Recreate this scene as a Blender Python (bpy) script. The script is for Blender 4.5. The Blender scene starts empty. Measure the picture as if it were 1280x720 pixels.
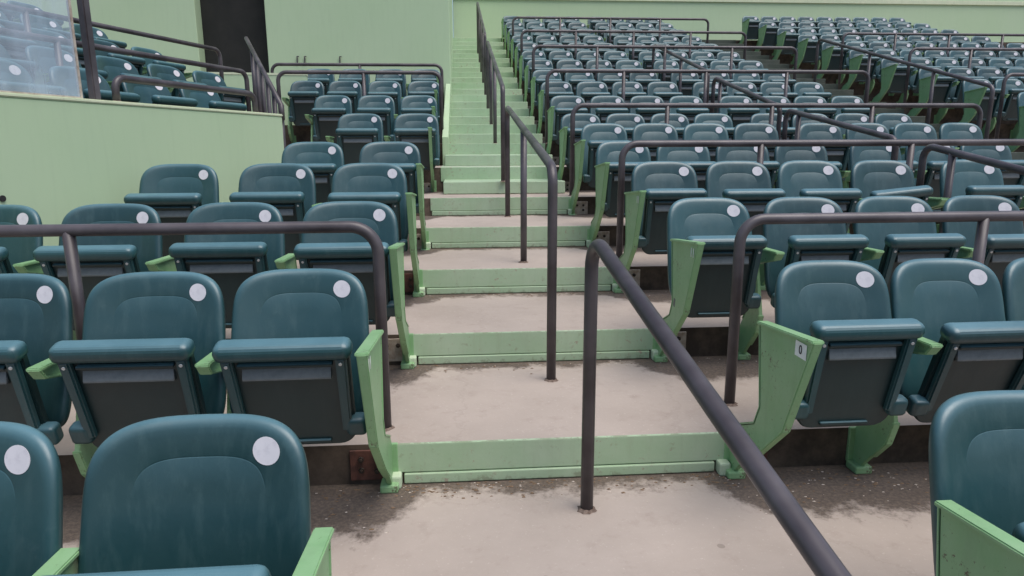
import bpy, bmesh, math, random
from math import sin, cos, pi, radians
from mathutils import Vector, Matrix
random.seed(11)
scn = bpy.context.scene
COL = scn.collection

# ------------------------------------------------------------------ layout
D, Y1, RISE, HALF = 0.95, 2.391, 0.159, 0.1224
XL, XR = -0.239, 0.977                       # centre stairs
def Yr(k): return Y1 + (k-1)*D               # riser in front of tread k
def zt(k):                                   # level of tread k
    if k <= 5: return k*RISE
    n = 5 + (k-5)*2
    return 5*RISE + (n-5)*HALF + .857e-3*max(0, n-10)**2
LAST = 16

# ------------------------------------------------------------------ materials
def nodes(name):
    m = bpy.data.materials.new(name); m.use_nodes = True
    nt = m.node_tree; b = nt.nodes['Principled BSDF']
    return m, nt, b
def N(nt, t, **kw):
    n = nt.nodes.new(t)
    for k, v in kw.items():
        if k in n.inputs: n.inputs[k].default_value = v
        else: setattr(n, k, v)
    return n
def L(nt, a, ao, b, bi): nt.links.new(a.outputs[ao], b.inputs[bi])
def ramp(nt, src, out, p0, p1, c0=(0,0,0,1), c1=(1,1,1,1)):
    r = nt.nodes.new('ShaderNodeValToRGB'); e = r.color_ramp.elements
    e[0].position = p0; e[1].position = p1; e[0].color = c0; e[1].color = c1
    L(nt, src, out, r, 'Fac'); return r
def mixc(nt, fac, a, b, blend='MIX'):
    """fac, a, b: (node, socket) or a constant"""
    m = nt.nodes.new('ShaderNodeMix'); m.data_type = 'RGBA'; m.blend_type = blend
    for idx, v in ((0, fac), (6, a), (7, b)):
        if isinstance(v, tuple) and len(v) == 2 and hasattr(v[0], 'outputs'):
            nt.links.new(v[0].outputs[v[1]], m.inputs[idx])
        else: m.inputs[idx].default_value = v if idx == 0 else (v[0], v[1], v[2], 1)
    return (m, 2)
def setc(nt, b, c): nt.links.new(c[0].outputs[c[1]], b.inputs['Base Color'])
def bump(nt, b, src, out, strength, dist):
    n = N(nt, 'ShaderNodeBump'); n.inputs['Strength'].default_value = strength; n.inputs['Distance'].default_value = dist
    L(nt, src, out, n, 'Height'); L(nt, n, 'Normal', b, 'Normal')
def objco(nt, scale=1):
    tc = N(nt, 'ShaderNodeTexCoord'); return tc
def noise(nt, co, scale, detail=4, rough=.55, out='Object', vec=None):
    n = N(nt, 'ShaderNodeTexNoise'); n.inputs['Scale'].default_value = scale
    n.inputs['Detail'].default_value = detail; n.inputs['Roughness'].default_value = rough
    if vec is not None: L(nt, vec, 0, n, 'Vector')
    else: L(nt, co, out, n, 'Vector')
    return n
def stretch(nt, co, sx, sy, sz):
    mp = N(nt, 'ShaderNodeMapping'); mp.inputs['Scale'].default_value = (sx, sy, sz)
    L(nt, co, 'Object', mp, 'Vector'); return mp

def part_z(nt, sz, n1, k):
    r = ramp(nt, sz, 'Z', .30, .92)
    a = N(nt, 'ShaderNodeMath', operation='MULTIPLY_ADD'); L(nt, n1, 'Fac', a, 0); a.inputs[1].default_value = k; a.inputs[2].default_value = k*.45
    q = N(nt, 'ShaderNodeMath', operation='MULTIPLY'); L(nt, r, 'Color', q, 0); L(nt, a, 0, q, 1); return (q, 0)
def mat_plastic(name, base, dusty, rough, var=.16, sky_sheen=.78, wear=1.0):
    m, nt, b = nodes(name); co = objco(nt)
    oi = N(nt, 'ShaderNodeObjectInfo')
    # every seat has weathered a little differently: each looks up its own stretch of the noise
    sc = N(nt, 'ShaderNodeVectorMath', operation='SCALE'); L(nt, oi, 'Location', sc, 0); sc.inputs['Scale'].default_value = 3.1
    def own(mx, my, mz):
        mp = stretch(nt, co, mx, my, mz)
        o = N(nt, 'ShaderNodeVectorMath', operation='ADD'); L(nt, mp, 0, o, 0); L(nt, sc, 0, o, 1); return o
    n1 = noise(nt, co, 5, 5, .6, vec=own(1, 1, 1)); n2 = noise(nt, co, 60, 3, .6, vec=own(1, 1, 1))
    n3 = noise(nt, co, 3, 5, .65, vec=own(9, 9, .7)); n4 = noise(nt, co, 14, 6, .75, vec=own(1, 1, 1))
    mr = N(nt, 'ShaderNodeMapRange'); L(nt, oi, 'Random', mr, 'Value')
    mr.inputs['To Min'].default_value = 1-var; mr.inputs['To Max'].default_value = 1+var
    c = mixc(nt, (ramp(nt, n1, 'Fac', .35, .75), 'Color'), base, dusty)
    hv = N(nt, 'ShaderNodeHueSaturation'); nt.links.new(c[0].outputs[c[1]], hv.inputs['Color']); L(nt, mr, 0, hv, 'Value')
    def part(node, lo, hi, k):
        q = N(nt, 'ShaderNodeMath', operation='MULTIPLY'); L(nt, ramp(nt, node, 'Fac', lo, hi), 'Color', q, 0); q.inputs[1].default_value = k; return (q, 0)
    chalk = (dusty[0]*1.9+.02, dusty[1]*1.45+.02, dusty[2]*1.35+.02)
    c2 = mixc(nt, part(n3, .50, .72, .34*wear), (hv, 'Color'), chalk)          # dried water marks
    c2 = mixc(nt, part(n4, .60, .72, .30*wear), c2, chalk)                     # scuffs
    c2 = mixc(nt, part(n2, .64, .78, .30), c2, tuple(v*.5 for v in base)) # specks of dirt
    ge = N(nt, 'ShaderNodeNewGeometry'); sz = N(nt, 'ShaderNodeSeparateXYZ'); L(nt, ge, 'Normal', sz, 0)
    c2 = mixc(nt, part_z(nt, sz, n1, sky_sheen), c2, (.10, .21, .245))       # bluish sky highlight painted onto upward-facing edges
    setc(nt, b, c2)
    rr = N(nt, 'ShaderNodeMapRange'); L(nt, n4, 'Fac', rr, 'Value'); rr.inputs['To Min'].default_value = rough-.12; rr.inputs['To Max'].default_value = rough+.18
    L(nt, rr, 0, b, 'Roughness'); b.inputs['Specular IOR Level'].default_value = .62
    bump(nt, b, n2, 'Fac', .14, .002)
    return m

def mat_paint(name, base, worn, dirt, rough=.6, scale=4, wear=.62, bump_s=.25, chips=None, foot=False):
    m, nt, b = nodes(name); co = objco(nt)
    n1 = noise(nt, co, scale, 6, .65); n2 = noise(nt, co, scale*7, 5, .7)
    st = stretch(nt, co, 14, 14, 1.5); n3 = noise(nt, co, 1.6, 4, .6, vec=st)
    c = mixc(nt, (ramp(nt, n1, 'Fac', .35, .7), 'Color'), base, worn)
    c = mixc(nt, (ramp(nt, n2, 'Fac', wear, wear+.13), 'Color'), c, dirt)
    f = N(nt, 'ShaderNodeMath', operation='MULTIPLY'); L(nt, ramp(nt, n3, 'Fac', .5, .8), 'Color', f, 0); f.inputs[1].default_value = .3
    c = mixc(nt, (f, 0), c, dirt)
    if foot:
        # splashed dirt along the foot of each step
        sp = N(nt, 'ShaderNodeSeparateXYZ'); L(nt, co, 'Object', sp, 0)
        dv = N(nt, 'ShaderNodeMath', operation='DIVIDE'); L(nt, sp, 'Z', dv, 0); dv.inputs[1].default_value = RISE
        fr = N(nt, 'ShaderNodeMath', operation='FRACT'); L(nt, dv, 0, fr, 0)
        a1 = N(nt, 'ShaderNodeMath', operation='MULTIPLY_ADD'); L(nt, n2, 'Fac', a1, 0); a1.inputs[1].default_value = -1.1; a1.inputs[2].default_value = .62
        lt = N(nt, 'ShaderNodeMath', operation='SUBTRACT'); L(nt, a1, 0, lt, 0); L(nt, fr, 0, lt, 1)
        g = ramp(nt, lt, 0, .0, .12)
        near = N(nt, 'ShaderNodeMath', operation='LESS_THAN'); L(nt, sp, 'Z', near, 0); near.inputs[1].default_value = 5*RISE+.01
        gm = N(nt, 'ShaderNodeMath', operation='MULTIPLY'); L(nt, g, 'Color', gm, 0); L(nt, near, 0, gm, 1)
        gk = N(nt, 'ShaderNodeMath', operation='MULTIPLY'); L(nt, gm, 0, gk, 0); gk.inputs[1].default_value = .55
        c = mixc(nt, (gk, 0), c, (.17, .17, .11))
    if chips:
        n5 = noise(nt, co, scale*11, 7, .8); n6 = noise(nt, co, scale*1.3, 3, .5)
        ad = N(nt, 'ShaderNodeMath', operation='MULTIPLY_ADD'); L(nt, n6, 'Fac', ad, 0); ad.inputs[1].default_value = .35; L(nt, n5, 'Fac', ad, 2)
        c = mixc(nt, (ramp(nt, ad, 0, .80, .83), 'Color'), c, chips)
    setc(nt, b, c); b.inputs['Roughness'].default_value = rough
    bump(nt, b, n2, 'Fac', bump_s, .004)
    return m

def mat_simple(name, base, var, rough, scale=20, metal=0, bump_s=.1, p=(.4, .7)):
    m, nt, b = nodes(name); co = objco(nt)
    n1 = noise(nt, co, scale, 5, .65)
    setc(nt, b, mixc(nt, (ramp(nt, n1, 'Fac', *p), 'Color'), base, var))
    b.inputs['Roughness'].default_value = rough; b.inputs['Metallic'].default_value = metal
    if bump_s: bump(nt, b, n1, 'Fac', bump_s, .003)
    return m

def mat_concrete(name):
    """terrace floor: beige worn concrete, brown dirt lying in a ragged band at the back of each tread"""
    m, nt, b = nodes(name); co = objco(nt)
    n1 = noise(nt, co, 1.3, 6, .65); n2 = noise(nt, co, 9, 6, .7); n3 = noise(nt, co, 70, 4, .7); n4 = noise(nt, co, 5, 8, .75)
    c = mixc(nt, (ramp(nt, n1, 'Fac', .35, .68), 'Color'), (.43, .362, .312), (.355, .298, .252))
    c = mixc(nt, (ramp(nt, n2, 'Fac', .55, .85), 'Color'), c, (.31, .25, .21))
    c = mixc(nt, (ramp(nt, n3, 'Fac', .6, .74), 'Color'), c, (.50, .43, .37))
    vo = N(nt, 'ShaderNodeTexVoronoi'); vo.inputs['Scale'].default_value = 3.3; L(nt, co, 'Object', vo, 'Vector')
    gs = N(nt, 'ShaderNodeMath', operation='LESS_THAN'); L(nt, vo, 'Distance', gs, 0); gs.inputs[1].default_value = .045
    gk = N(nt, 'ShaderNodeMath', operation='MULTIPLY'); L(nt, gs, 0, gk, 0); gk.inputs[1].default_value = .45
    c = mixc(nt, (gk, 0), c, (.14, .11, .09))
    v2 = N(nt, 'ShaderNodeTexVoronoi'); v2.feature = 'DISTANCE_TO_EDGE'; v2.inputs['Scale'].default_value = .75
    wob = N(nt, 'ShaderNodeVectorMath', operation='MULTIPLY_ADD'); L(nt, n2, 'Color', wob, 0); wob.inputs[1].default_value = (.22, .22, .22); L(nt, co, 'Object', wob, 2); L(nt, wob, 0, v2, 'Vector')
    ck = ramp(nt, v2, 'Distance', .0, .006, (1, 1, 1, 1), (0, 0, 0, 1))
    ckm = N(nt, 'ShaderNodeMath', operation='MULTIPLY'); L(nt, ck, 'Color', ckm, 0); ckm.inputs[1].default_value = .16
    c = mixc(nt, (ckm, 0), c, (.16, .125, .10))
    # band: position on the tread, 0 at its front edge, 1 at the riser behind it
    sp = N(nt, 'ShaderNodeSeparateXYZ'); L(nt, co, 'Object', sp, 0)
    a = N(nt, 'ShaderNodeMath', operation='SUBTRACT'); L(nt, sp, 'Y', a, 0); a.inputs[1].default_value = Y1-4*D
    d = N(nt, 'ShaderNodeMath', operation='DIVIDE'); L(nt, a, 0, d, 0); d.inputs[1].default_value = D
    fr = N(nt, 'ShaderNodeMath', operation='FRACT'); L(nt, d, 0, fr, 0)
    # the stairs are swept cleaner than the floor under the seats
    ax = N(nt, 'ShaderNodeMath', operation='SUBTRACT'); L(nt, sp, 'X', ax, 0); ax.inputs[1].default_value = (XL+XR)/2
    ab = N(nt, 'ShaderNodeMath', operation='ABSOLUTE'); L(nt, ax, 0, ab, 0)
    aw = N(nt, 'ShaderNodeMapRange'); L(nt, ab, 0, aw, 'Value')
    aw.inputs['From Min'].default_value = .5; aw.inputs['From Max'].default_value = .7
    aw.inputs['To Min'].default_value = .07; aw.inputs['To Max'].default_value = .33
    nz = N(nt, 'ShaderNodeMath', operation='MULTIPLY_ADD'); L(nt, n4, 'Fac', nz, 0); nz.inputs[1].default_value = .5; nz.inputs[2].default_value = -.25
    s1 = N(nt, 'ShaderNodeMath', operation='ADD'); L(nt, fr, 0, s1, 0); L(nt, aw, 0, s1, 1)
    s2 = N(nt, 'ShaderNodeMath', operation='ADD'); L(nt, s1, 0, s2, 0); L(nt, nz, 0, s2, 1)
    band = ramp(nt, s2, 0, .93, 1.10)
    fm = N(nt, 'ShaderNodeMath', operation='MULTIPLY'); L(nt, band, 'Color', fm, 0); fm.inputs[1].default_value = .88
    dirt = mixc(nt, (ramp(nt, n3, 'Fac', .4, .65), 'Color'), (.046, .032, .023), (.12, .087, .063))
    c = mixc(nt, (fm, 0), c, dirt)
    setc(nt, b, c); b.inputs['Roughness'].default_value = .85
    bump(nt, b, n3, 'Fac', .35, .004)
    return m

def mat_rail():
    m, nt, b = nodes('dark brown rail paint'); co = objco(nt)
    n1 = noise(nt, co, 14, 5, .65); n2 = noise(nt, co, 45, 6, .75); n3 = noise(nt, co, 3, 4, .6)
    c = mixc(nt, (ramp(nt, n3, 'Fac', .38, .66), 'Color'), (.042, .034, .037), (.105, .092, .099))
    c = mixc(nt, (ramp(nt, n2, 'Fac', .66, .74), 'Color'), c, (.022, .016, .016))
    c = mixc(nt, (ramp(nt, n1, 'Fac', .68, .74), 'Color'), c, (.10, .058, .04))
    setc(nt, b, c)
    rr = N(nt, 'ShaderNodeMapRange'); L(nt, n1, 'Fac', rr, 'Value'); rr.inputs['To Min'].default_value = .26; rr.inputs['To Max'].default_value = .55
    L(nt, rr, 0, b, 'Roughness'); bump(nt, b, n2, 'Fac', .12, .002); return m
M = {}
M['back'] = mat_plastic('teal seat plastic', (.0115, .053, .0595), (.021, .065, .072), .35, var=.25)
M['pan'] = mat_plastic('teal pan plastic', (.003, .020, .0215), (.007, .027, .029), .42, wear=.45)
M['strip'] = mat_simple('pale grey plastic', (.145, .165, .17), (.10, .12, .125), .5, 30)  # sky reflection on the pan ledge painted in as lighter grey
M['iron'] = mat_paint('light green iron paint', (.20, .385, .175), (.265, .435, .23), (.14, .24, .12), .42, 6, .66, .15, (.10, .085, .05))
M['step'] = mat_paint('pale green step paint', (.335, .465, .295), (.41, .515, .365), (.28, .30, .205), .65, 3, .60, .3, (.33, .29, .22), True)
M['stepdirty'] = mat_paint('trodden green step paint', (.375, .465, .325), (.45, .51, .39), (.33, .31, .24), .7, 3, .52, .3, (.38, .33, .27))
M['wall'] = mat_paint('pale green wall paint', (.415, .545, .345), (.44, .56, .37), (.36, .47, .30), .7, .8, .74, .05)
M['walltop'] = mat_paint('worn cream wall coping', (.62, .66, .47), (.54, .62, .42), (.40, .42, .30), .7, 5, .6)
M['rail'] = mat_rail()
M['concrete'] = mat_concrete('worn terrace concrete')
M['riser'] = mat_simple('stained brown riser concrete', (.135, .098, .072), (.055, .040, .030), .9, 7, 0, .4, (.35, .62))
M['grout'] = mat_simple('rust stained grout', (.20, .15, .12), (.085, .055, .042), .9, 60, 0, .5)
M['darkstair'] = mat_simple('dark worn stair paint', (.055, .07, .055), (.085, .095, .08), .8, 6, 0, .3)
M['plate'] = mat_simple('bare galvanised plate', (.50, .44, .37), (.30, .22, .16), .55, 22, .1, .1)
M['rust'] = mat_simple('rusty brown plate', (.15, .062, .045), (.07, .034, .028), .75, 30, .1, .3)
M['bolt'] = mat_simple('blackened bolt', (.035, .03, .027), (.09, .06, .045), .6, 60, .4, .1)
M['screw'] = mat_simple('bright screw', (.6, .62, .62), (.45, .47, .47), .3, 60, .5, 0)
M['disc'] = mat_simple('white number disc', (.64, .62, .65), (.50, .48, .52), .5, 34, 0, 0, (.5, .75))
M['white'] = mat_simple('white lettering', (.82, .84, .80), (.7, .73, .68), .6, 60, 0, 0)
M['black'] = mat_simple('black lettering', (.015, .015, .015), (.03, .03, .03), .6, 60, 0, 0)
M['dark'] = mat_simple('dark passage', (.012, .013, .012), (.02, .02, .018), .9, 4, 0, 0)
M['debris'] = mat_simple('leaf litter', (.23, .15, .09), (.07, .045, .03), .9, 300, 0, 0)
M['grit'] = mat_simple('pale grit', (.6, .52, .45), (.4, .34, .28), .9, 300, 0, 0)
M['block'] = mat_paint('pale green mortar block', (.47, .58, .40), (.52, .62, .45), (.34, .38, .27), .85, 18, .6)
def mat_glass():
    m, nt, b = nodes('hazy acrylic')
    b.inputs['Base Color'].default_value = (.62, .74, .86, 1); b.inputs['Roughness'].default_value = .12
    b.inputs['Transmission Weight'].default_value = .0; b.inputs['IOR'].default_value = 1.45
    co = objco(nt); st = stretch(nt, co, 3, 3, .5); n = noise(nt, co, 2, 4, .6, vec=st)
    mr = N(nt, 'ShaderNodeMapRange'); L(nt, n, 'Fac', mr, 'Value'); mr.inputs['From Min'].default_value = .3; mr.inputs['From Max'].default_value = .7
    mr.inputs['To Min'].default_value = .10; mr.inputs['To Max'].default_value = .38
    L(nt, mr, 0, b, 'Alpha'); return m
M['glass'] = mat_glass()

# ------------------------------------------------------------------ mesh helpers
def box(bm, x0, x1, y0, y1, z0, z1, bev=0, seg=2, mi=0):
    vs = [bm.verts.new((x, y, z)) for z in (z0, z1) for y in (y0, y1) for x in (x0, x1)]
    F = [(0, 2, 3, 1), (4, 5, 7, 6), (0, 1, 5, 4), (2, 6, 7, 3), (0, 4, 6, 2), (1, 3, 7, 5)]
    fs = [bm.faces.new([vs[i] for i in f]) for f in F]
    for f in fs: f.material_index = mi
    if bev:
        es = list({e for f in fs for e in f.edges})
        r = bmesh.ops.bevel(bm, geom=es, offset=bev, segments=seg, affect='EDGES', profile=.5)
        for f in r['faces']: f.material_index = mi
    return fs
def prism(bm, poly, axis, a, b, bev=0, mi=0):
    """poly: list of 2-D points in the plane normal to axis 'x' (y,z) or 'y' (x,z)"""
    def P(p, t): return (t, p[0], p[1]) if axis == 'x' else (p[0], t, p[1])
    A = [bm.verts.new(P(p, a)) for p in poly]; B = [bm.verts.new(P(p, b)) for p in poly]
    fs = [bm.faces.new(A), bm.faces.new(B[::-1])]
    n = len(poly)
    for i in range(n): fs.append(bm.faces.new([A[i], B[i], B[(i+1) % n], A[(i+1) % n]]))
    bmesh.ops.recalc_face_normals(bm, faces=fs)
    for f in fs: f.material_index = mi
    if bev:
        es = list({e for f in fs[:2] for e in f.edges})
        r = bmesh.ops.bevel(bm, geom=es, offset=bev, segments=2, affect='EDGES')
        for f in r['faces']: f.material_index = mi
def fillet(pts, r, n=7):
    pts = [Vector(p) for p in pts]; out = [pts[0]]
    for i in range(1, len(pts)-1):
        p, a, b = pts[i], pts[i-1]-pts[i], pts[i+1]-pts[i]
        la, lb = a.length, b.length; a.normalize(); b.normalize()
        ang = a.angle(b)
        if ang > pi-.02: out.append(p); continue
        t = min(r/math.tan(ang/2), la*.48, lb*.48); rr = t*math.tan(ang/2)
        cdir = (a+b).normalized(); c = p+cdir*(rr/sin(ang/2))
        s, e = p+a*t-c, p+b*t-c
        for j in range(n+1): out.append(c+s.normalized().slerp(e.normalized(), j/n)*rr)
    out.append(pts[-1]); return out
def tube(bm, pts, r, seg=12, cap=True, mi=0):
    pts = [Vector(p) for p in pts]; rings = []
    u = None
    for i, p in enumerate(pts):
        if i == 0: d = pts[1]-p
        elif i == len(pts)-1: d = p-pts[i-1]
        else: d = (pts[i+1]-p).normalized()+(p-pts[i-1]).normalized()
        d.normalize()
        if u is None: u = d.orthogonal().normalized()
        else: u = (u-d*u.dot(d)).normalized()
        v = d.cross(u)
        rings.append([bm.verts.new(p+(u*cos(2*pi*k/seg)+v*sin(2*pi*k/seg))*r) for k in range(seg)])
    for A, B in zip(rings, rings[1:]):
        for k in range(seg):
            f = bm.faces.new([A[k], A[(k+1) % seg], B[(k+1) % seg], B[k]]); f.smooth = True; f.material_index = mi
    if cap:
        bm.faces.new(rings[0][::-1]).material_index = mi; bm.faces.new(rings[-1]).material_index = mi
def cyl(bm, c, axis, r, h, seg=16, mi=0):
    a = Vector(axis).normalized(); tube(bm, [Vector(c), Vector(c)+a*h], r, seg, True, mi)
def mesh(name, bm, mats, smooth=False):
    me = bpy.data.meshes.new(name); bm.normal_update(); bm.to_mesh(me); bm.free()
    for m in (mats if isinstance(mats, list) else [mats]): me.materials.append(m)
    if smooth:
        for p in me.polygons: p.use_smooth = True
    return me
def link(name, me, parent=None, loc=None):
    o = bpy.data.objects.new(name, me); COL.objects.link(o)
    if parent: o.parent = parent
    if loc: o.location = loc
    return o
def obj(name, bm, mats, parent=None, loc=None, smooth=False): return link(name, mesh(name, bm, mats, smooth), parent, loc)
def tag(o, label=None, cat=None, group=None, kind=None):
    if label: o['label'] = label
    if cat: o['category'] = cat
    if group: o['group'] = group
    if kind: o['kind'] = kind
    return o
def thing(name, label, cat, loc=(0, 0, 0), group=None, rz=0):
    o = bpy.data.objects.new(name, None); COL.objects.link(o); o.location = loc; o.rotation_euler[2] = rz
    o.empty_display_size = .1
    return tag(o, label, cat, group)
def textmesh(name, s, size, mat, depth=.0008):
    cu = bpy.data.curves.new(name, 'FONT'); cu.body = s; cu.size = size; cu.extrude = depth; cu.align_x = 'CENTER'; cu.align_y = 'CENTER'
    t = bpy.data.objects.new(name, cu); COL.objects.link(t)
    bpy.context.view_layer.update()
    me = bpy.data.meshes.new_from_object(t.evaluated_get(bpy.context.evaluated_depsgraph_get()))
    bpy.data.objects.remove(t); me.materials.clear(); me.materials.append(mat); me.name = name
    return me

# ------------------------------------------------------------------ the setting: terrace, stairs
GAPX0, GAPX1 = XL, XR
XMIN, XMAX = -7.5, 15.5
AX0, AX1 = 5.13, 6.62                        # second stairs far right
def build_terrace():
    bm = bmesh.new()
    def lay(x0, x1, k0, k1):
        for k in range(k0, k1+1):
            z0, z1 = zt(k-1) if k > -3 else zt(k)-1, zt(k)
            y0, y1 = Yr(k), Yr(k+1)
            v = [bm.verts.new(p) for p in ((x0, y0, z1), (x1, y0, z1), (x1, y1, z1), (x0, y1, z1))]
            bm.faces.new(v).material_index = 0
            w = [bm.verts.new(p) for p in ((x0, y0, z0), (x1, y0, z0), (x1, y0, z1), (x0, y0, z1))]
            bm.faces.new(w).material_index = 1
    lay(XMIN, XMAX, -3, LAST)
    # top landing
    k = LAST+1; z = zt(LAST)
    v = [bm.verts.new(p) for p in ((XMIN, Yr(k), z), (XMAX, Yr(k), z), (XMAX, Yr(k)+3, z), (XMIN, Yr(k)+3, z))]
    bm.faces.new(v)
    return tag(obj('terrace_floor', bm, [M['concrete'], M['riser']]), kind='structure')
build_terrace()
def build_steps(name, x0, x1, first, last, plain=True, mats=None):
    bm = bmesh.new()
    for k in range(first, last+1):
        y, z0, z1 = Yr(k), zt(k-1), zt(k)
        if k <= 5 and plain:
            ins = .038 if k < 5 else .0
            box(bm, x0-.042, x1+.045, y-.014, y-.001, z0+.046, z1+.003, .004, 2)
            box(bm, x0+.004 if k < 5 else x0-.03, x1-.012, y-.021, y-.001, z0+.003, z0+.043, .004, 2)
            for xx in ((x0-.044, x0-.004), (x1-.004, x1+.040)):
                if k < 5 or xx[0] > 0: box(bm, xx[0], xx[1], y-.055, y-.001, z0-.001, z0+.052, .008, 2, 2)
        elif k > 5 or not plain:
            h = (z1-z0)/2
            # half step block in front of the row riser
            box(bm, x0+.066, x1+.045, y-D/2, y+.004, z0+.003, z0+h, .007, 2)
            box(bm, x0+.03, x1+.02, y-.012, y+.0, z0+h-.02, z1+.003, .004, 2)
            # painted tread behind the riser
            box(bm, x0+.03, x1+.02, y+.0005, y+D-.02, z1-.02, z1+.004, 0, 2, 1)
    return tag(obj(name, bm, mats or [M['step'], M['stepdirty'], M['block']]), kind='structure')
build_steps('stair_flight', XL, XR, 1, LAST)
build_steps('stair_flight', AX0, AX1, 3, LAST, False, [M['darkstair']]*3)

# ------------------------------------------------------------------ seats
def outline(hw, H, taper):
    """rounded outline of the back, (x, s), s up from its lower edge"""
    pts = []; sc = .30
    def se(a, n, m, hh):
        ca, sa = cos(a), sin(a)
        return (hw*math.copysign(abs(ca)**(2/n), ca), sc+hh*math.copysign(abs(sa)**(2/m), sa))
    K = 96
    for k in range(K):
        a = 2*pi*k/K
        # finer steps round the corners
        if sin(a) >= 0: pts.append(se(a, 3.9, 4.6, H-sc))
        else: pts.append(se(a, 7, 7, sc))
    return [(x*(1.04-taper*(t/H)), t) for x, t in pts]
BZ, BH, BY, LEAN = .345, .517, -.190, .30
def back_pt(x, s, n, hw):
    a = math.atan(LEAN)
    y = BY + s*sin(a)*.97 + (-.046*abs(x/hw)**2.2) - .24*max(0, .20-s)**2
    z = BZ + s*cos(a)
    return Vector((x, y + n*cos(a), z - n*sin(a)))
def make_back(hw):
    bm = bmesh.new(); ol = outline(hw, BH, .065); c = (0, .30)
    prof = [(.0, .020), (.6, .020), (.90, .021), (.965, .0225), (.985, .021), (.997, .016), (1.0, .008), (.992, -.000), (.972, -.0065), (.945, -.0112), (.91, -.0142), (.87, -.0156),
            (.80, -.0157), (.612, -.0157), (.607, -.0154), (.602, -.0149), (.597, -.0154), (.592, -.0157), (.3, -.0157), (0, -.0157)]
    rings = []
    for f, n in prof:
        if f == 0: rings.append([bm.verts.new(back_pt(c[0], c[1], n, hw))]); continue
        R = []
        for x, s in ol:
            nn = n
            if f < .61 and n < 0:
                # the sunk inner field shows as one line across its top and fades out downwards
                t = min(1, max(0, (s-.408)/.020)); nn = -.0157+(n+.0157)*t
            R.append(bm.verts.new(back_pt(c[0]+(x-c[0])*f, c[1]+(s-c[1])*f, nn, hw)))
        rings.append(R)
    for A, B in zip(rings, rings[1:]):
        n = max(len(A), len(B))
        for i in range(n):
            j = (i+1) % n
            if len(A) == 1: f = bm.faces.new([A[0], B[j], B[i]])
            elif len(B) == 1: f = bm.faces.new([A[i], A[j], B[0]])
            else: f = bm.faces.new([A[i], A[j], B[j], B[i]])
            f.smooth = True
    bmesh.ops.recalc_face_normals(bm, faces=bm.faces[:])
    return mesh('backrest', bm, M['back'])
def make_disc(hw):
    bm = bmesh.new(); cx, cs, r = hw*.60, .444, .0295
    ce = bm.verts.new(back_pt(cx, cs, -.0172, hw)); ring = []; ring2 = []
    for k in range(28):
        a = 2*pi*k/28; p = (cx+r*cos(a), cs+r*sin(a))
        ring.append(bm.verts.new(back_pt(p[0], p[1], -.0172, hw))); ring2.append(bm.verts.new(back_pt(p[0], p[1], -.012, hw)))
    for k in range(28):
        j = (k+1) % 28
        bm.faces.new([ce, ring[k], ring[j]]); bm.faces.new([ring[k], ring2[k], ring2[j], ring[j]])
    bmesh.ops.recalc_face_normals(bm, faces=bm.faces[:])
    return mesh('number_disc', bm, M['disc'])
def make_pan(w):
    bm = bmesh.new(); h = w/2
    # body: rounded lower corners, slightly wider at the front edge
    poly = []
    for j in range(7): a = pi+pi/2*j/6; poly.append((-h+.03+.06+.06*cos(a)-.012, .010+.06*sin(a)))
    for j in range(7): a = -pi/2+pi/2*j/6; poly.append((h-.03-.06+.06*cos(a)+.012, .010+.06*sin(a)))
    poly += [(h-.012, .345), (-h+.012, .345)]
    prism(bm, poly, 'y', -.006, .024, .005)
    # rolled front edge
    box(bm, -h, h, -.042, .034, .312, .370, .026, 5, 3)
    # side ribs
    for s in (-1, 1):
        prism(bm, [(s*(h-.056), .03), (s*(h-.026), .02), (s*(h-.018), .318), (s*(h-.052), .318)] if s > 0 else [(s*(h-.026), .02), (s*(h-.056), .03), (s*(h-.052), .318), (s*(h-.018), .318)], 'y', -.030, -.004, .006, 3)
        # hinge lug
        box(bm, s*(h+.018)-.022, s*(h+.018)+.022-.01*(s > 0)+.01*(s < 0)*0, -.034, .024, .012, .075, .012, 3) if False else box(bm, min(s*(h-.045), s*(h+.022)), max(s*(h-.045), s*(h+.022)), -.034, .020, .004, .074, .017, 4, 3)
        cyl(bm, (s*(h-.036), -.0275, .300), (0, -1, 0), .0055, .006, 10, 2)
    # lip under the front edge and the sloping ledge below it
    box(bm, -h+.062, h-.062, -.024, -.004, .286, .297, .004, 2)
    prism(bm, [(-.004, .276), (-.022, .244), (-.022, .238), (-.004, .230)], 'x', -h+.072, h-.072, 0, 1)
    # bottom lip
    box(bm, -h+.10, h-.10, -.018, -.004, -.034, -.020, .005, 2)
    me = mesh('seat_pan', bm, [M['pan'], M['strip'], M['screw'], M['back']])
    for p in me.polygons: p.use_smooth = len(p.vertices) == 4 and p.area < 6e-4
    return me
STD = [(-.565, .684), (-.20, .650), (-.245, .36), (-.21, .285), (-.06, .215), (-.012, .165), (-.012, .02), (-.07, .03), (-.14, .10), (-.25, .185), (-.42, .345)]
MID = [(-.385, .607), (-.15, .600), (-.105, .36), (-.09, .285), (-.045, .215), (-.012, .165), (-.012, .02), (-.07, .03), (-.13, .10), (-.205, .185), (-.235, .275), (-.155, .525), (-.36, .575)]
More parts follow.
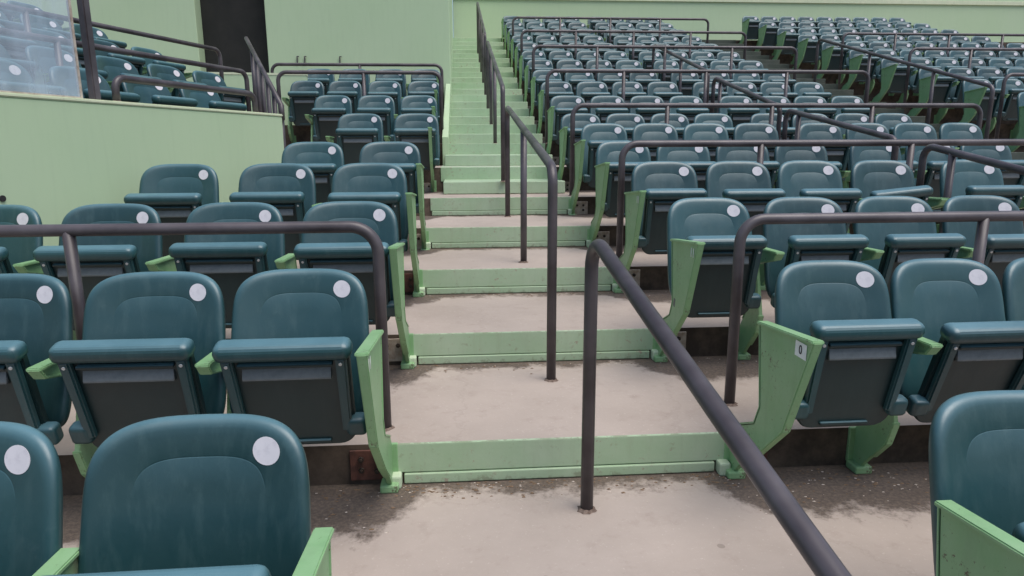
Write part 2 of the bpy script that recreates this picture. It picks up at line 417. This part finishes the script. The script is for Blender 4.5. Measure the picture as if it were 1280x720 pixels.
def make_standard(P, mid):
    bm = bmesh.new()
    prism(bm, P, 'x', -.009, .009, .002)
    # flange along the front edge, arm and rear edge
    def strip(a, b, w, t):
        a, b = Vector((0, *a)), Vector((0, *b)); d = (b-a).normalized(); n = Vector((1, 0, 0)); u = d.cross(n)
        vs = []
        for p in (a-d*.003, b+d*.003):
            for sx, su in ((-1, -1), (1, -1), (1, 1), (-1, 1)): vs.append(bm.verts.new(p+n*(sx*w/2)+u*(su*t/2)))
        fs = [bm.faces.new([vs[i] for i in q]) for q in ((0, 1, 2, 3), (7, 6, 5, 4), (0, 4, 5, 1), (1, 5, 6, 2), (2, 6, 7, 3), (3, 7, 4, 0))]
        bmesh.ops.recalc_face_normals(bm, faces=fs)
        bmesh.ops.bevel(bm, geom=list({e for f in fs for e in f.edges}), offset=.003, segments=2, affect='EDGES')
    strip(P[0], P[1], .044 if mid else .040, .012); strip(P[9], P[10], .028, .012)
    strip(P[8], P[9], .028, .012); strip(P[1], P[2], .024, .010); strip(P[2], P[3], .024, .010); strip(P[3], P[4], .024, .010)
    if mid: strip(P[12], P[0], .040, .010); strip(P[11], P[12], .034, .010)
    else: strip(P[10], P[0], .030, .012)
    # riser foot
    box(bm, -.03, .03, -.016, -.0, .02, .165, .004, 2); box(bm, -.034, .034, -.085, -.012, .0, .03, .006, 2)
    return mesh('standard', bm, M['iron'])
def make_plate(side, mat, name='mounting_plate'):
    bm = bmesh.new(); s = side
    x0, x1 = sorted((s*.012, s*.150))
    box(bm, x0, x1, -.012, -.0035, .020, .140, .002, 1)
    return mesh(name, bm, mat)
def make_bolt():
    bm = bmesh.new(); cyl(bm, (0, 0, 0), (0, -1, 0), .0115, .008, 6); cyl(bm, (0, -.008, 0), (0, -1, 0), .006, .008, 10)
    return mesh('bolt', bm, M['bolt'])
BACK = {w: make_back(w/2) for w in (.455, .425)}
DISC = {w: make_disc(w/2) for w in (.455, .425)}
PAN = {.455: make_pan(.412), .425: make_pan(.375)}
STDM = make_standard(STD, False); MIDM = make_standard(MID, True); BOLT = make_bolt()
PLATE = {(s, m): make_plate(s, M[m]) for s in (-1, 1) for m in ('plate', 'rust')}
T1 = textmesh('row_digit', '1', .058, M['white']); T0 = textmesh('row_number', '0', .040, M['black'])

ORD = 'first second third fourth fifth sixth seventh eighth ninth tenth eleventh twelfth thirteenth fourteenth fifteenth sixteenth seventeenth'.split()
def add_standard(t, x, side=0, ax=None, plate=None, number=None, std_label=None):
    o = link('standard', STDM if side else MIDM, t, (x if ax is None else ax-t.location.x, 0, 0))
    if std_label: o['label'] = std_label
    if plate:
        p = link('mounting_plate', PLATE[(side, plate)], o)
        if plate == 'rust': p['label'] = 'rusty brown mounting plate'
        for bx, bz in ((.05, .058), (.05, .105), (.108, .105), (.108, .062)):
            if plate == 'plate' and bx < .06 and bz < .06: continue
            b = link('bolt', BOLT, t if False else o, (side*bx, -.012, bz))
    if number:
        # on the face towards the stairs
        fx = -side*.0105; rz = -pi/2 if side > 0 else pi/2
        if number == '0':
            bm = bmesh.new(); box(bm, -.034, .034, -.024, .024, -.0004, .0006)
            lb = link('number_label', mesh('number_label', bm, M['white']), o, (fx, -.492, .640)); lb.rotation_euler = (pi/2, 0, rz)
            n = link('row_number', T0, o, (fx-side*.0012, -.492, .640)); n.rotation_euler = (pi/2, 0, rz)
        else:
            for q in (-.014, .014):
                n = link('row_digit', T1, o, (fx-side*.0005, -.495+q, .632)); n.rotation_euler = (pi/2, 0, rz)
    return o
PROTO = {}
def seat(x, y, z, S, w, label, group, rz=0, lstd=None, rstd=None, tilt=None, roll=0):
    """one tip-up seat; the first of its width is built, the others copy it and its parts"""
    t = thing('folding_seat', label, 'stadium seat', (x, y, z), group, rz)
    if w not in PROTO:
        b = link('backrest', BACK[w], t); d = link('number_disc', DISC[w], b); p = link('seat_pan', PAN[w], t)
        PROTO[w] = (b, d, p)
    else:
        b0, d0, p0 = PROTO[w]
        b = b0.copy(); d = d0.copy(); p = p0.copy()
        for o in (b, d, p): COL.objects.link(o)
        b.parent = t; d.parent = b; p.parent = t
    p.location = (0, -.258, .325)
    p.rotation_euler = (radians(16.5)+(random.uniform(-.065, .045) if tilt is None else tilt), roll, random.uniform(-.012, .012))
    b.rotation_euler = (random.uniform(-.008, .008), 0, random.uniform(-.01, .01))
    if lstd is not None: add_standard(t, -S/2, **lstd)
    if rstd is not None: add_standard(t, S/2, **rstd)
    return t

GR_R, GR_L, GR_F, GR_S = 'tip-up seats right of the centre stairs', 'tip-up seats left of the centre stairs', 'tip-up seats beyond the far right stairs', 'tip-up seats behind the green wall'
# right of the stairs: two blocks of four with a narrow gap for a handrail
def ZS(k): return zt(k-1)-(.05 if k > 5 else {4: .025, 5: .022}.get(k, 0)) if k > 0 else -RISE+.012
R_rows = {0: [1.24, 1.70, 2.16], 1: [1.32, 1.75, 2.185], 2: [1.21, 1.69, 2.16, 2.62], 3: [1.265, 1.735, 2.205, 2.68]}
for k in range(0, LAST+1):
    y = Yr(k)+.0; z = ZS(k)
    if k in R_rows: cs = list(R_rows[k])
    else:
        x0 = 1.235+random.uniform(-.01, .01)+(.03 if k == 5 else 0); cs = [x0+.463*i for i in range(4)]
    if k >= 3: cs += [cs[3]+.60+.452*i for i in range(4)]
    if k == 3: cs = cs[:5]
    if k == 4: cs = cs[:7]
    for i, x in enumerate(cs):
        S = (cs[i+1]-x) if i+1 < len(cs) and i != 3 else x-cs[i-1]
        kw = {}
        if i == 0:
            kw['lstd'] = dict(side=1, ax=1.01, plate='rust' if k == 1 else 'plate', number={1: '0', 2: '11', 3: '11'}.get(k))
            if k == 1: kw['lstd'].update(std_label='green end standard with a white label reading 0', ax=1.03)
            if k == 2: kw['lstd']['std_label'] = 'green end standard with white number 11'
        elif i == 4: kw['lstd'] = dict()
        kw['rstd'] = dict()
        lab = 'folded teal seat, %s from the centre stairs in the %s row to their right' % (ORD[i], ORD[k])
        if (k, i) == (3, 3): kw['roll'] = radians(-5.5); lab = 'folded teal seat with its crooked pan tipped sideways, fourth row right of the centre stairs'
        seat(x, y, z, S, .425, lab, GR_R, **kw)
# beyond the far right stairs
for k in range(4, LAST+1):
    x0 = 6.93; xm = .90*Yr(k)+.35; i = 0
    while x0+.455*i < xm and i < 9:
        seat(x0+.455*i, Yr(k), zt(k-1), .455, .425, 'folded teal seat beyond the far right stairs, %s from them in the %s row up' % (ORD[i], ORD[k]), GR_F,
             lstd=dict(side=1, plate='plate') if i == 0 else None, rstd=dict())
        i += 1
# left of the stairs
L_rows = {0: [-.553, -1.047], 1: [-.550, -1.025, -1.518], 2: [-.525, -1.057, -1.606, -2.134], 3: [-.550, -1.097, -1.664], 4: [-.520, -1.078],
          6: [-.436, -.992], 7: [-.460, -.939, -1.419], 8: [-.443, -.936, -1.426, -1.891], 9: [-.459, -.947, -1.443, -1.924]}
for n, (k, cs) in enumerate(L_rows.items()):
    y = Yr(k); z = ZS(k)
    for i, x in enumerate(cs):
        S = (x-cs[i+1]) if i+1 < len(cs) else cs[i-1]-x
        kw = {}
        if i == 0:
            kw['rstd'] = dict(side=-1, ax=-.285, plate='rust' if k in (1, 3) else 'plate', number='11' if k == 1 else None)
            if k == 1: kw['rstd']['std_label'] = 'green end standard with white number 11'
        kw['lstd'] = dict()
        lab = 'folded teal seat, %s from the centre stairs in the %s row to their left' % (ORD[i], ORD[n])
        seat(x, y, z, S, .425 if k in (7, 8, 9) else .455, lab, GR_L, **kw)

# ------------------------------------------------------------------ rails
RR = .0225
CR = random.Random(3)
def collar(bm, p):
    """ragged ring of grout where a post enters the concrete"""
    K = 18; rr = [RR*CR.uniform(1.25, 1.75) for _ in range(K)]
    A = [bm.verts.new((p[0]+cos(2*pi*k/K)*rr[k], p[1]+sin(2*pi*k/K)*rr[k], p[2]+.0006)) for k in range(K)]
    B = [bm.verts.new((p[0]+cos(2*pi*k/K)*RR*1.04, p[1]+sin(2*pi*k/K)*RR*1.04, p[2]+.008+CR.uniform(-.002, .004))) for k in range(K)]
    for k in range(K): bm.faces.new([A[k], A[(k+1) % K], B[(k+1) % K], B[k]])
def posts(t, lst):
    for p, top in lst:
        bm = bmesh.new(); tube(bm, [p, top], RR*.97, 14)
        po = obj('post', bm, M['rail'], t)
        bm = bmesh.new(); collar(bm, p); obj('foot_grout', bm, M['grout'], po)
def handrail(label, path, plist, group, bend=.07):
    t = thing('handrail', label, 'handrail', (path[0][0], path[0][1], path[0][2]), group)
    inv = Matrix.Translation(-Vector(path[0]))
    bm = bmesh.new(); tube(bm, [Vector(p)-Vector(path[0]) for p in fillet(path, bend, 9)], RR, 16); obj('rail', bm, M['rail'], t)
    posts(t, [(Vector(a)-Vector(path[0]), Vector(b)-Vector(path[0])) for a, b in plist])
    for end in (path[0], path[-1]):
        if end in [a for a, b in plist]: continue
        bm = bmesh.new(); q = Vector(end)-Vector(path[0]); collar(bm, q); obj('foot_grout', bm, M['grout'], t)
    return t
HG = 'handrails down the centre stairs'
X0 = .41
handrail('dark handrail nearest the viewer, sloping down towards the camera from one bent post', [(.418, 2.139, 0), (.418, 2.139, .972), (.535, 1.0, .650), (.602, .35, .466), (.602, .35, -RISE*2)], [], HG, .085)
def rail_z(y, a, b): return a[1]+(b[1]-a[1])*(y-a[0])/(b[0]-a[0])
a, b = (3.041, 1.155), (6.03, 1.585)
handrail('second dark handrail up the centre stairs, its lower end bent down into a post', [(X0, 3.041, zt(1)), (X0, 3.041, 1.155), (X0, 6.03, 1.585), (X0, 6.03, zt(4))], [((X0+.005, 4.523, zt(3)), (X0+.005, 4.523, rail_z(4.523, a, b)))], HG, .10)
a, b = (6.64, 1.80), (10.12, 2.72)
handrail('third dark handrail, standing on the green upper steps of the centre stairs', [(X0, 6.64, zt(5)+HALF), (X0, 6.64, 1.80), (X0, 10.12, 2.72), (X0, 10.12, zt(9))],
         [((X0, y, zt(k)), (X0, y, rail_z(y, a, b))) for y, k in ((8.15, 7), (9.12, 8))], HG, .08)
a, b = (11.0, 2.95), (15.0, 4.2)
handrail('topmost dark handrail of the centre stairs, far up behind the others', [(X0, 11.0, zt(10)), (X0, 11.0, 2.95), (X0, 15.0, 4.2), (X0, 15.0, zt(14))],
         [((X0, y, zt(k)), (X0, y, rail_z(y, a, b))) for y, k in ((12.0, 11), (12.95, 12), (13.9, 13))], HG, .08)
CG = 'cross rails along the rows'
def cross(label, y, z0, zr, x0, x1, plist, bend0=True, bend1=True):
    path = ([(x0, y, z0)] if bend0 else [])+[(x0, y, zr), (x1, y, zr)]+([(x1, y, z0)] if bend1 else [])
    return handrail(label, path, [((x, y, z0), (x, y, zr)) for x in plist], CG, .10)
cross('dark cross rail behind the second row left of the centre stairs', 2.537, zt(1), .960, -2.25, -.315, [-1.415])
cross('dark cross rail behind the second row right of the centre stairs', 2.672, zt(1), .956, 1.135, 3.05, [2.18], True, True)
cross('dark cross rail behind the fourth row right of the centre stairs', 4.42, zt(3), 1.265, 1.05, 5.0, [1.98, 3.02, 4.0], True, True)
cross('dark cross rail behind the sixth row right of the centre stairs', 6.34, zt(5), 1.618, 1.035, 4.99, [1.92, 2.92, 3.9], True, True)
cross('dark cross rail behind the eighth row right of the centre stairs', 8.24, zt(7), 2.122, 1.035, 4.98, [1.95, 2.95, 3.95], True, True)
cross('dark cross rail behind the tenth row right of the centre stairs', 10.14, zt(9), 2.66, 1.07, 4.98, [2.0, 3.0, 4.0], True, True)
cross('dark cross rail behind the twelfth row right of the centre stairs', 12.04, zt(11), 3.17, 1.07, 4.98, [2.0, 3.0, 4.0], True, True)
cross('dark cross rail behind the fourteenth row right of the centre stairs', 13.94, zt(13), 3.72, 1.07, 4.98, [2.0, 3.0, 4.0], True, True)
cross('lower dark cross rail behind the left upper seats beside the back wall', 8.24, zt(7), 2.095, -2.07, -.215, [-1.1], True, True)
cross('upper dark cross rail in front of the green back wall, left of the stairs', 10.14, zt(9), 2.395, -2.62, -.245, [-1.4], True, True)
cross('dark cross rail behind the eighth row beyond the far right stairs', 8.24, zt(7), 2.10, 6.74, 8.6, [7.6], True, True)
cross('dark cross rail behind the tenth row beyond the far right stairs', 10.14, zt(9), 2.66, 6.74, 10.6, [7.7, 8.7], True, True)
cross('dark cross rail behind the twelfth row beyond the far right stairs', 12.04, zt(11), 3.17, 6.74, 11.0, [7.7, 8.7, 9.7], True, True)
# handrails in the gap between the two right-hand blocks, running with the slope
MG = 'handrails between the right hand blocks of seats'
def sloped(label, x, y0, k0, z0, y1, k1, z1, group, mids=()):
    a, b = (y0, z0), (y1, z1)
    handrail(label, [(x, y0, zt(k0)), (x, y0, z0), (x, y1, z1), (x, y1, zt(k1))], [((x, y, zt(k)), (x, y, rail_z(y, a, b))) for y, k in mids], group, .08)

# ------------------------------------------------------------------ left retaining wall and the raised side block
P0, P1 = Vector((-1.487, 5.97, 0)), Vector((-2.62, 2.62, 0))
along = (P1-P0).normalized(); nrm = Vector((along.y, -along.x, 0)); nrm = -nrm if nrm.x > 0 else nrm     # away from the stairs
WZ = 1.525
def wall_pt(s, o, z): p = P0+along*s+nrm*o; return Vector((p.x, p.y, z))
def slab(bm, s0, s1, o0, o1, z0, z1, mi=0, bev=0):
    c = [wall_pt(s, o, z) for z in (z0, z1) for o in (o0, o1) for s in (s0, s1)]
    vs = [bm.verts.new(p) for p in c]
    fs = [bm.faces.new([vs[i] for i in q]) for q in ((0, 1, 3, 2), (4, 6, 7, 5), (0, 4, 5, 1), (2, 3, 7, 6), (0, 2, 6, 4), (1, 5, 7, 3))]
    bmesh.ops.recalc_face_normals(bm, faces=fs)
    for f in fs: f.material_index = mi
    if bev:
        r = bmesh.ops.bevel(bm, geom=list({e for f in fs for e in f.edges}), offset=bev, segments=2, affect='EDGES')
        for f in r['faces']: f.material_index = mi
LEN = 4.3
w = thing('retaining_wall', 'tall pale green wall with cream top edge behind the left hand seats', 'wall', (0, 0, 0))
bm = bmesh.new(); slab(bm, 0, LEN, .0, .16, -.2, WZ-.022, 0, .006); obj('wall_body', bm, M['wall'], w)
bm = bmesh.new(); slab(bm, -.006, LEN, -.006, .166, WZ-.022, WZ, 0, .006); obj('coping', bm, M['walltop'], w)
bm = bmesh.new(); q = wall_pt(2.52, -.002, 1.005); cyl(bm, q, -nrm, .016, .006, 18); obj('drain_hole', bm, M['black'], w)
# raised floor of the side block
SROWS = [(.16, .92, .55), (.92, 1.78, 1.28), (1.78, 2.60, 2.08), (2.60, 3.42, 2.88), (3.42, 4.3, 3.68)]
SZ = [.93, 1.20, 1.47, 1.74, 2.01]
bm = bmesh.new()
for (o0, o1, oc), z in zip(SROWS, SZ): slab(bm, -1.9 if o0 > .5 else -.05, LEN, o0, o1, -.3, z, 0)
bm.normal_update()
for f in bm.faces: f.material_index = 0 if f.normal.z > .5 else 1
tag(obj('side_terrace_floor', bm, [M['concrete'], M['riser']]), kind='structure')
rz_side = math.atan2(along.y, along.x)       # seats look along -nrm; local -y must be -nrm
rz_side = math.atan2(-nrm.x, nrm.y)
S_first = [.05, -.86, -1.0, -1.1, -1.1]; S_cnt = [5, 7, 7, 7, 7]
for r in range(5):
    for i in range(S_cnt[r]):
        s = S_first[r]+.28+.575*i if r == 0 else S_first[r]+.575*i
        p = wall_pt(s-(.06 if r == 0 else -.06), SROWS[r][2]+.12, SZ[r]-(.0 if r == 0 else .05))
        seat(p.x, p.y, p.z, .56, .455, 'folded teal seat behind the green wall, %s from the right in its %s row' % (ORD[i], ORD[r]), GR_S, rz=rz_side, lstd=dict(), rstd=dict() if i == 0 else None)
SG = 'rails on the side block'
def srail(label, o, z0, zr, s0, s1, mids, bend=.08, z1=None):
    z1 = z0 if z1 is None else z1
    A = [wall_pt(s0, o, z0), wall_pt(s0, o, zr), wall_pt(s1, o, zr), wall_pt(s1, o, z1)]
    handrail(label, [tuple(p) for p in A], [(tuple(wall_pt(s, o, z0)), tuple(wall_pt(s, o, zr))) for s in mids], SG, bend)
srail('short dark rail low along the top of the green wall', .10, WZ, 1.672, .22, 1.62, [])
srail('dark rail in front of the second raised row behind the green wall', 1.0, SZ[1], 1.99, -.98, 3.2, [1.15, 2.2], .09)
srail('farthest dark rail, in front of the third raised row behind the green wall', 1.86, SZ[2], 2.33, -1.75, 3.4, [.6, 1.8], .09)
# steep stair rail at the end of the wall
A0, A1 = Vector((-1.52, 6.10, 1.60)), Vector((-2.24, 7.90, 2.30))
t = thing('handrail', 'pale topped stair rail climbing steeply past the end of the green wall', 'handrail', (0, 0, 0), SG)
bm = bmesh.new(); tube(bm, [A0-Vector((0, 0, .12)), A0, A1, A1+(A1-A0)*.25], RR, 14); obj('rail', bm, M['rail'], t)
posts(t, [(Vector((p.x, p.y, p.z-.86)), p) for p in (A0+(A1-A0)*f for f in (.02, .22, .42, .62, .82, 1.0))])
# low wall beside that stair
w = thing('low_wall', 'low pale green wall with a cream top behind the steep stair rail', 'wall')
LA, LB = Vector((-1.98, 9.40, 0)), Vector((-3.6, 9.22, 0)); ld = (LB-LA).normalized(); ln = Vector((ld.y, -ld.x, 0))
def lowslab(z0, z1, pad, mat, name):
    bm = bmesh.new(); c = [LA-ld*pad+ln*pad, LB+ln*pad, LB-ln*(.14+pad), LA-ld*pad-ln*(.14+pad)]
    vs = [bm.verts.new((p.x, p.y, z)) for z in (z0, z1) for p in c]
    fs = [bm.faces.new([vs[i] for i in q]) for q in ((0, 1, 2, 3), (7, 6, 5, 4), (0, 4, 5, 1), (1, 5, 6, 2), (2, 6, 7, 3), (3, 7, 4, 0))]
    bmesh.ops.recalc_face_normals(bm, faces=fs); obj(name, bm, mat, w)
lowslab(.8, 2.16, 0, M['wall'], 'wall_body'); lowslab(2.16, 2.185, .006, M['walltop'], 'coping')
# acrylic wind screen on the wall
t = thing('wind_screen', 'clear hazy wind screen panel standing on the left end of the green wall', 'screen')
bm = bmesh.new(); slab(bm, 1.93, 3.6, .05, .06, WZ+.012, WZ+.95); obj('panel', bm, M['glass'], t)
bm = bmesh.new(); slab(bm, 1.915, 1.929, .046, .064, WZ, WZ+.95); slab(bm, 1.929, 3.6, .047, .063, WZ+.0005, WZ+.0115); obj('edge_strip', bm, M['plate'], t)
bm = bmesh.new(); slab(bm, 1.80, 1.848, .03, .08, WZ, WZ+1.0, 0, .006); obj('post', bm, M['rail'], t)
bm = bmesh.new(); slab(bm, 2.63, 2.66, .062, .09, WZ+.012, WZ+.95); obj('mullion', bm, M['strip'], t)

# ------------------------------------------------------------------ back walls
w = thing('back_wall', 'flat pale green wall behind the upper left seats with a black doorway', 'wall')
bm = bmesh.new()
YB = 10.86
box(bm, -2.85, -.13, YB, YB+.25, 1.0, 6.2, .01); box(bm, -7.5, -3.85, YB, YB+.25, .5, 6.2, .01); box(bm, -3.848, -2.852, YB+.003, YB+.247, 4.6, 6.19)
box(bm, -.38, -.128, YB+.26, Yr(LAST+1), 1.0, 6.2, .01)
obj('wall_body', bm, M['wall'], w)
for hx in (-2.42, -2.31, -1.79):
    bm = bmesh.new(); box(bm, hx-.007, hx+.007, YB-.03, YB-.001, 2.49, 2.58, .003); box(bm, hx-.007, hx+.03, YB-.03, YB-.018, 2.581, 2.595, .003); obj('wall_hook', bm, M['rail'], w)
bm = bmesh.new(); box(bm, -3.95, -2.75, YB+.26, YB+2.5, .9, 4.7); obj('dark_doorway', bm, M['dark'], w)
w = thing('stair_curb', 'low sloping green curb along the left edge of the upper stairs', 'curb')
bm = bmesh.new(); prism(bm, [(Yr(7)-.2, zt(6)-.1), (YB-.01, zt(9)-.1), (YB-.01, zt(9)+.42), (Yr(7)-.2, zt(6)+.32)], 'x', -.205, -.135, .006); obj('curb_body', bm, M['wall'], w)
w = thing('top_wall', 'long pale green wall closing the stand behind the topmost rows', 'wall')
bm = bmesh.new(); box(bm, -.12, XMAX, Yr(LAST+1)+.3, Yr(LAST+1)+.6, zt(LAST)-.1, 9.0, .01); obj('wall_body', bm, M['wall'], w)
bm = bmesh.new(); box(bm, -.13, XMAX, Yr(LAST+1)+.26, Yr(LAST+1)+.299, zt(LAST)+1.10, zt(LAST)+1.20, .004); obj('trim_band', bm, M['walltop'], w)

# middle and far right sloping handrails
sloped('lowest sloping handrail right of the second seat block, hooked at its upper end', 3.04, 4.32, 3, 1.25, 2.75, 1, .985, MG, ((4.05, 2),))
sloped('sloping handrail rising behind the fifth row between the right blocks', 3.04, 6.30, 5, 1.575, 4.62, 3, 1.29, MG, ((6.05, 4),))
sloped('sloping handrail rising behind the seventh row between the right blocks', 3.04, 8.22, 7, 2.05, 6.43, 5, 1.61, MG, ((8.0, 6),))
sloped('topmost sloping handrail between the right blocks of seats', 3.04, 10.9, 9, 2.80, 8.42, 7, 2.135, MG, ((9.5, 8),))
sloped('sloping handrail in the middle of the far right stairs', 5.85, 11.2, 10, 2.95, 7.30, 6, 1.875, MG, ((8.3, 7), (9.7, 8)))

# ------------------------------------------------------------------ litter along the riser feet
rng = random.Random(4)
def debris(name, n, size, mat, kset):
    bm = bmesh.new()
    for _ in range(n):
        k = rng.choice(kset); x = rng.uniform(-.75, 2.2)
        if k == 0 and rng.random() < .6: x = rng.choice((rng.uniform(-.55, .2), rng.uniform(.9, 1.75), rng.uniform(-.3, 1.0)))
        spread = .06 if XL < x < XR else .16
        y = Yr(k+1)-.028-abs(rng.gauss(0, spread)); z = zt(k)
        s = size*rng.uniform(.4, 1.5); a = rng.uniform(0, 2*pi); h = s*rng.uniform(.15, .5)
        p = [Vector((cos(a+q)*s*rng.uniform(.6, 1.2), sin(a+q)*s*rng.uniform(.3, .7), 0)) for q in (0, 1.6, 3.1, 4.6)]
        c = Vector((x, y, z))
        vs = [bm.verts.new(c+v+Vector((0, 0, rng.uniform(.0, h*.4)+.0005))) for v in p]; top = bm.verts.new(c+Vector((0, 0, h+.001)))
        for i in range(4): bm.faces.new([vs[i], vs[(i+1) % 4], top])
    o = obj(name, bm, mat); o['label'] = 'brown leaf litter lying along the foot of the steps' if 'leaf' in name else 'pale grit scattered along the foot of the steps'
    o['category'] = 'litter'; o['kind'] = 'stuff'
debris('leaf_litter', 620, .008, M['debris'], (0, 0, 0, 1, 2, 3))
debris('loose_grit', 260, .005, M['grit'], (0, 0, 0, 1, 1, 2))

# ------------------------------------------------------------------ camera, light, render
cam = bpy.data.cameras.new('camera'); co = bpy.data.objects.new('camera', cam); COL.objects.link(co); scn.camera = co
f_px, pitch, yaw, roll = 844.16, .206, .0738, -.004
cam.sensor_width = 36; cam.lens = f_px/1280*36; cam.clip_end = 200; cam.clip_start = .02
fwd = Vector((sin(yaw)*cos(pitch), cos(yaw)*cos(pitch), -sin(pitch))); rt = Vector((cos(yaw), -sin(yaw), 0)); up = rt.cross(fwd)
r2 = rt*cos(roll)+up*sin(roll); u2 = up*cos(roll)-rt*sin(roll)
co.matrix_world = Matrix(((r2.x, u2.x, -fwd.x, 0), (r2.y, u2.y, -fwd.y, 0), (r2.z, u2.z, -fwd.z, 1.248), (0, 0, 0, 1)))

SUN_EL, SUN_AZ = radians(67), radians(135)
wd = bpy.data.worlds.new('World'); scn.world = wd; wd.use_nodes = True; nt = wd.node_tree
bg = nt.nodes['Background']; sky = nt.nodes.new('ShaderNodeTexSky'); sky.sky_type = 'NISHITA'; sky.sun_disc = False
sky.sun_elevation = SUN_EL; sky.sun_rotation = SUN_AZ; sky.dust_density = 2.5; sky.air_density = 1.0
hs = nt.nodes.new('ShaderNodeHueSaturation'); hs.inputs['Saturation'].default_value = 1.05
nt.links.new(sky.outputs[0], hs.inputs['Color']); nt.links.new(hs.outputs[0], bg.inputs['Color']); bg.inputs['Strength'].default_value = .09
sl = bpy.data.lights.new('sun', 'SUN'); sl.energy = 1.5; sl.angle = radians(48); sl.color = (1, .96, .92)
so = bpy.data.objects.new('sun', sl); COL.objects.link(so)
sd = Vector((sin(SUN_AZ)*cos(SUN_EL), cos(SUN_AZ)*cos(SUN_EL), sin(SUN_EL)))
so.rotation_euler = sd.to_track_quat('Z', 'Y').to_euler(); so.location = (0, 0, 12)
scn.render.engine = 'CYCLES'
scn.view_settings.view_transform = 'Standard'; scn.view_settings.look = 'None'; scn.view_settings.gamma = 1
scn.view_settings.exposure = .86
scn.render.resolution_x = 1024; scn.render.resolution_y = 576
